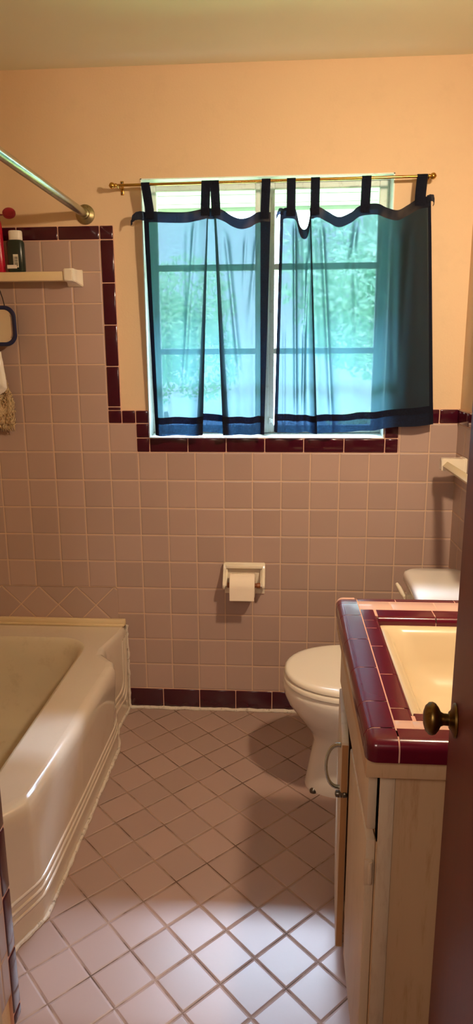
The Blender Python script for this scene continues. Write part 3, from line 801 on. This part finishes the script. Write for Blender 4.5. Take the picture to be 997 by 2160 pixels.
RK = [(.646, 1.916, -.052, .629, 1.163, -.050), (.662, 1.925, -.058, .648, 1.158, -.055), (.690, 1.924, -.062, .685, 1.158, -.058), (.701, 1.912, -.060, .712, 1.159, -.053), (.712, 1.872, -.048, .737, 1.160, -.046),
      (.726, 1.858, -.040, .752, 1.159, -.043), (.740, 1.868, -.047, .768, 1.157, -.052), (.749, 1.918, -.063, .786, 1.155, -.067), (.746, 1.922, -.054, .779, 1.156, -.054), (.757, 1.925, -.050, .787, 1.156, -.048), (.775, 1.927, -.058, .806, 1.157, -.055),
      (.806, 1.912, -.053, .835, 1.158, -.055), (.845, 1.895, -.045, .872, 1.160, -.048), (.885, 1.908, -.050, .908, 1.162, -.050), (.917, 1.928, -.058, .938, 1.164, -.056), (.970, 1.932, -.060, .985, 1.167, -.056), (1.004, 1.921, -.052, 1.02, 1.172, -.050),
      (1.044, 1.914, -.044, 1.062, 1.176, -.046), (1.076, 1.928, -.050, 1.10, 1.180, -.052), (1.110, 1.946, -.060, 1.15, 1.184, -.056), (1.150, 1.953, -.056, 1.203, 1.188, -.054)]
curtain('curtain', 'navy sheer tab-top curtain hanging past the right edge of the window', RK,
        [(.682, .030, 1.926, 0), (.763, .030, 1.928, 0), (.934, .031, 1.932, -.002), (1.118, .034, 1.950, -.004)],
        [([(1.135, -.066, 1.942), (1.150, -.068, 1.946), (1.160, -.066, 1.94), (1.158, -.062, 1.928)], .012), ([(.655, -.062, 1.912), (.642, -.062, 1.914), (.636, -.060, 1.905), (.632, -.06, 1.898)], .011)], (.92, -.055, 1.55), 5,
        [(.694, .709, .04, 1.0, .012, .006), (.745, .729, .12, .95, .010, .006), (.784, .840, .05, 1.05, .012, .008), (.726, .737, .45, 1.05, .007, .006), (.660, .665, .5, 1.1, .006, .005), (.914, .787, .04, .35, .010, .010), (.895, .93, .05, .6, .008, .010), (1.0, .97, .05, .7, .012, .016), (1.03, 1.06, .1, .9, .010, .014), (1.09, 1.07, .08, 1.0, .012, .018)])

# ------------------------------------------------------------------ bottles on the shower bar
BZ = 1.7288
t = thing('shampoo_bottle', 'dark green bottle with white cap and barcode label', 'bottle', (-.288, -.062, BZ))
def oval(cx_, cy_, a, b, z, n=32): return [Vector((cx_+a*math.copysign(abs(math.cos(2*PI*k/n))**.8, math.cos(2*PI*k/n)), cy_+b*math.copysign(abs(math.sin(2*PI*k/n))**.8, math.sin(2*PI*k/n)), z)) for k in range(n)]
bm = nb(); loft(bm, [oval(-.288, -.062, .028, .017, BZ), oval(-.288, -.062, .031, .0195, BZ+.004), oval(-.288, -.062, .0315, .02, BZ+.095), oval(-.288, -.062, .0295, .0185, BZ+.102), oval(-.288, -.062, .025, .016, BZ+.107)], True, True)
obj('body', bm, M['green'], t, smooth=50)
bm = nb(); loft(bm, [oval(-.2855, -.062, .0225, .0165, BZ+.107), oval(-.2855, -.062, .0235, .0175, BZ+.109), oval(-.2855, -.062, .0235, .0175, BZ+.135), oval(-.2855, -.062, .022, .016, BZ+.138), oval(-.2855, -.062, .017, .012, BZ+.1365)], True, True)
obj('cap', bm, M['whitecap'], t, smooth=50)
bm = nb(); box(bm, -.2915, -.2735, -.0832, -.0815, BZ+.014, BZ+.058); o_ = obj('barcode_label', bm, M['label'], t, smooth=0)
bm = nb(); zz = BZ+.018
while zz < BZ+.05:
    h_ = random.choice((.0006, .001, .0016)); box(bm, -.2865, -.2755, -.0835, -.083, zz, zz+h_); zz += h_+random.choice((.0007, .0012))
box(bm, -.2895, -.2885, -.0835, -.083, BZ+.018, BZ+.05)
obj('barcode', bm, M['ink'], o_, smooth=0)
bm = nb(); box(bm, -.3150, -.2805, -.0836, -.0805, BZ+.0105, BZ+.0225, .0004); o_ = obj('paper_label', bm, M['whitecap'], t, smooth=0)
t = thing('shampoo_bottle', 'red bottle with its flip cap open at the left edge', 'bottle', (-.366, -.062, BZ))
bm = nb(); loft(bm, [oval(-.366, -.062, .034, .018, BZ), oval(-.366, -.062, .037, .020, BZ+.004), oval(-.366, -.062, .036, .0205, BZ+.06), oval(-.366, -.062, .033, .019, BZ+.15), oval(-.3655, -.062, .030, .0175, BZ+.172), oval(-.3655, -.062, .026, .016, BZ+.176)], True, True)
obj('body', bm, M['red'], t, smooth=50)
bm = nb(); loft(bm, [oval(-.3655, -.062, .0285, .0175, BZ+.176), oval(-.3655, -.062, .0285, .0175, BZ+.192), oval(-.3655, -.062, .027, .016, BZ+.195)], True, True)
c_ = obj('cap', bm, M['redcap'], t, smooth=50)
bm = nb()
lathe(bm, [(.0205, 0), (.0225, .002), (.0225, .008), (.0205, .011), (.012, .012)], (-.302, -.062, BZ+.193), (.2, -.8, .55), 24)
box(bm, -.342, -.318, -.066, -.058, BZ+.190, BZ+.194, .001)
obj('flip_lid', bm, M['redcap'], t, smooth=50)

# ------------------------------------------------------------------ things hung from the shower bar
t = thing('hanging_mirror', 'small hand mirror in dark blue frame hung below the bar', 'mirror', (-.43, -.05, 1.545))
def plate(w, h, r, y, x=-.432, z=1.545):
    return [Vector((p.x, y, p.y)) for p in rrect(x, z, w, h, r, 0, 10)]
bm = nb(); loft(bm, [plate(.222, .128, .036, -.037), plate(.236, .142, .042, -.040), plate(.238, .144, .042, -.046), plate(.232, .138, .040, -.052), plate(.214, .120, .032, -.051), plate(.208, .114, .030, -.047)], True, False)
obj('mirror_frame', bm, M['navyframe'], t, smooth=60)
bm = nb(); loft(bm, [plate(.213, .119, .031, -.0475), plate(.2, .106, .028, -.0478)], True, True)
obj('mirror_glass', bm, M['mirror'], t, smooth=0)
bm = nb(); tube(bm, [(-.352, -.044, 1.614), (-.357, -.043, 1.64), (-.366, -.042, 1.67), (-.384, -.040, 1.6975), (-.388, -.06, 1.7335), (-.392, -.083, 1.70), (-.398, -.05, 1.67), (-.41, -.045, 1.614)], .0018, 8)
obj('hanging_cord', bm, M['cordm'], t)
t = thing('fringed_washcloth', 'tan loop-pile cloth with fringed end hanging below the mirror', 'cloth', (-.43, -.03, 1.3))
bm = nb(); rows = []
for i in range(41):
    f = i/40; z = 1.7305-f*(1.7305-1.185)
    hw = .025+.062*min(1, max(0, (f-.42)/.42))**1.0
    rows.append([Vector((-.442-hw+2*hw*j/16, -.030+.004*math.sin(j*1.7+f*5)-.004*f, z)) for j in range(17)])
back = [[p+Vector((0, .012, 0)) for p in r_] for r_ in rows]
loft(bm, [rows[i]+back[i][::-1] for i in range(41)], True, True)
obj('cloth_body', bm, M['fringe'], t, smooth=180)
bm = nb(); rnd = random.Random(4)
for i in range(620):                      # loops of pile and the fringe
    f = rnd.uniform(.5, 1); z = 1.7305-f*.5455; hw = .025+.062*min(1, max(0, (f-.42)/.42))
    edge = rnd.random()
    x = -.442+hw*(rnd.uniform(-1, 1) if edge < .55 else rnd.choice((-1, 1))); y = -.036 if edge < .55 else rnd.uniform(-.036, -.02)
    d = Vector((rnd.uniform(-.5, .5), -rnd.uniform(.2, 1), -rnd.uniform(.3, 1))).normalized()*rnd.uniform(.007, .013)
    p = Vector((x, y, z)); tube(bm, [p, p+d*.6+Vector((.002, 0, 0)), p+d], [.0016, .0018, .001], 5)
for i in range(90):
    p = Vector((-.442-.087+.174*i/89, -.030+rnd.uniform(-.004, .006), 1.187)); l = rnd.uniform(.014, .03)
    tube(bm, [p, p+Vector((rnd.uniform(-.004, .004), -.002, -l*.6)), p+Vector((rnd.uniform(-.008, .008), 0, -l))], [.002, .0018, .001], 5)
obj('fringe', bm, M['fringe'], t, smooth=180, kind='stuff')
t = thing('white_plastic_packet', 'shiny white plastic packet lying over the tan cloth', 'packet', (-.41, -.05, 1.37))
bm = nb()
out = [(-.379, 1.455), (-.372, 1.40), (-.3655, 1.322), (-.376, 1.309), (-.41, 1.288), (-.46, 1.30), (-.47, 1.38), (-.45, 1.455)]
def pk(s, y): 
    cx_, cz_ = -.42, 1.37
    return [Vector((cx_+(a-cx_)*s, y, cz_+(b-cz_)*s)) for a, b in out]
loft(bm, [pk(.96, -.040), pk(1.0, -.046), pk(.9, -.056), pk(.5, -.062)], True, True)
bmesh.ops.subdivide_edges(bm, edges=list(bm.edges), cuts=2, use_grid_fill=True)
for v in bm.verts: v.co.y += .0015*math.sin(v.co.z*180+v.co.x*90)
obj('film', bm, M['bag'], t, smooth=60)

# ------------------------------------------------------------------ light
wd = bpy.data.worlds.new('sky'); bpy.context.scene.world = wd; wd.use_nodes = True
nt = wd.node_tree; bg = nt.nodes['Background']
tc = nt.nodes.new('ShaderNodeTexCoord'); nz = nt.nodes.new('ShaderNodeTexNoise'); nz.inputs['Scale'].default_value = 3.0
mixn = nt.nodes.new('ShaderNodeMix'); mixn.data_type = 'RGBA'
nt.links.new(tc.outputs['Generated'], nz.inputs['Vector']); nt.links.new(nz.outputs[0], mixn.inputs[0])
mixn.inputs[6].default_value = (.50, .72, 1.0, 1); mixn.inputs[7].default_value = (.85, .93, 1.0, 1)
nt.links.new(mixn.outputs[2], bg.inputs[0]); bg.inputs[1].default_value = 10.0
def light(name, kind, loc, energy, col, **kw):
    l = bpy.data.lights.new(name, kind); l.energy = energy; l.color = col
    tgt = kw.pop('target', None)
    for k, v in kw.items(): setattr(l, k, v)
    o = bpy.data.objects.new(name, l); C.objects.link(o); o.location = loc
    if tgt is not None: o.rotation_euler = (Vector(tgt)-Vector(loc)).to_track_quat('-Z', 'Y').to_euler()
    return o
light('vanity_light', 'AREA', (1.17, -1.33, 2.0), 20, (1.0, .76, .51), shape='DISK', size=.09, target=(.97, -.5, 1.25))
light('sun', 'SUN', (0, -3, 8), 19.0, (1.0, .95, .85), angle=.01, target=(.5, 3.5, 0))
light('bright_sky', 'AREA', (.6, 5.0, 6.0), 7000, (.64, .74, 1.0), shape='RECTANGLE', size=7, size_y=1.0, target=(.6, 0, 1.1))
light('hall_fill_light', 'AREA', (.40, -3.1, 1.9), 9, (1.0, .84, .70), shape='DISK', size=.35, target=(.95, -1.5, .6))  # added fill lamp behind the camera, brightens the cabinet side and door
pl = light('window_portal', 'AREA', (.595, .145, 1.587), 1, (1, 1, 1), shape='RECTANGLE', size=.88, size_y=.91, target=(.595, -1, 1.587))
pl.data.cycles.is_portal = True

# ------------------------------------------------------------------ camera
cam = bpy.data.cameras.new('camera'); co = bpy.data.objects.new('camera', cam); C.objects.link(co)
cam.sensor_fit = 'VERTICAL'; cam.sensor_height = 36.0; cam.lens = 36.0*1426.7/2160
co.location = (.6606, -2.5467, 1.4302); co.rotation_euler = (1.3454, .0057, .0673)
cam.clip_start = .02
sc = bpy.context.scene; sc.camera = co
sc.view_settings.view_transform = 'Standard'; sc.view_settings.look = 'None'
sc.view_settings.exposure = 0.0; sc.view_settings.gamma = 1.0
sc.cycles.use_denoising = True; sc.cycles.max_bounces = 10; sc.cycles.transparent_max_bounces = 24
sc.cycles.diffuse_bounces = 6; sc.cycles.sample_clamp_indirect = 6.0
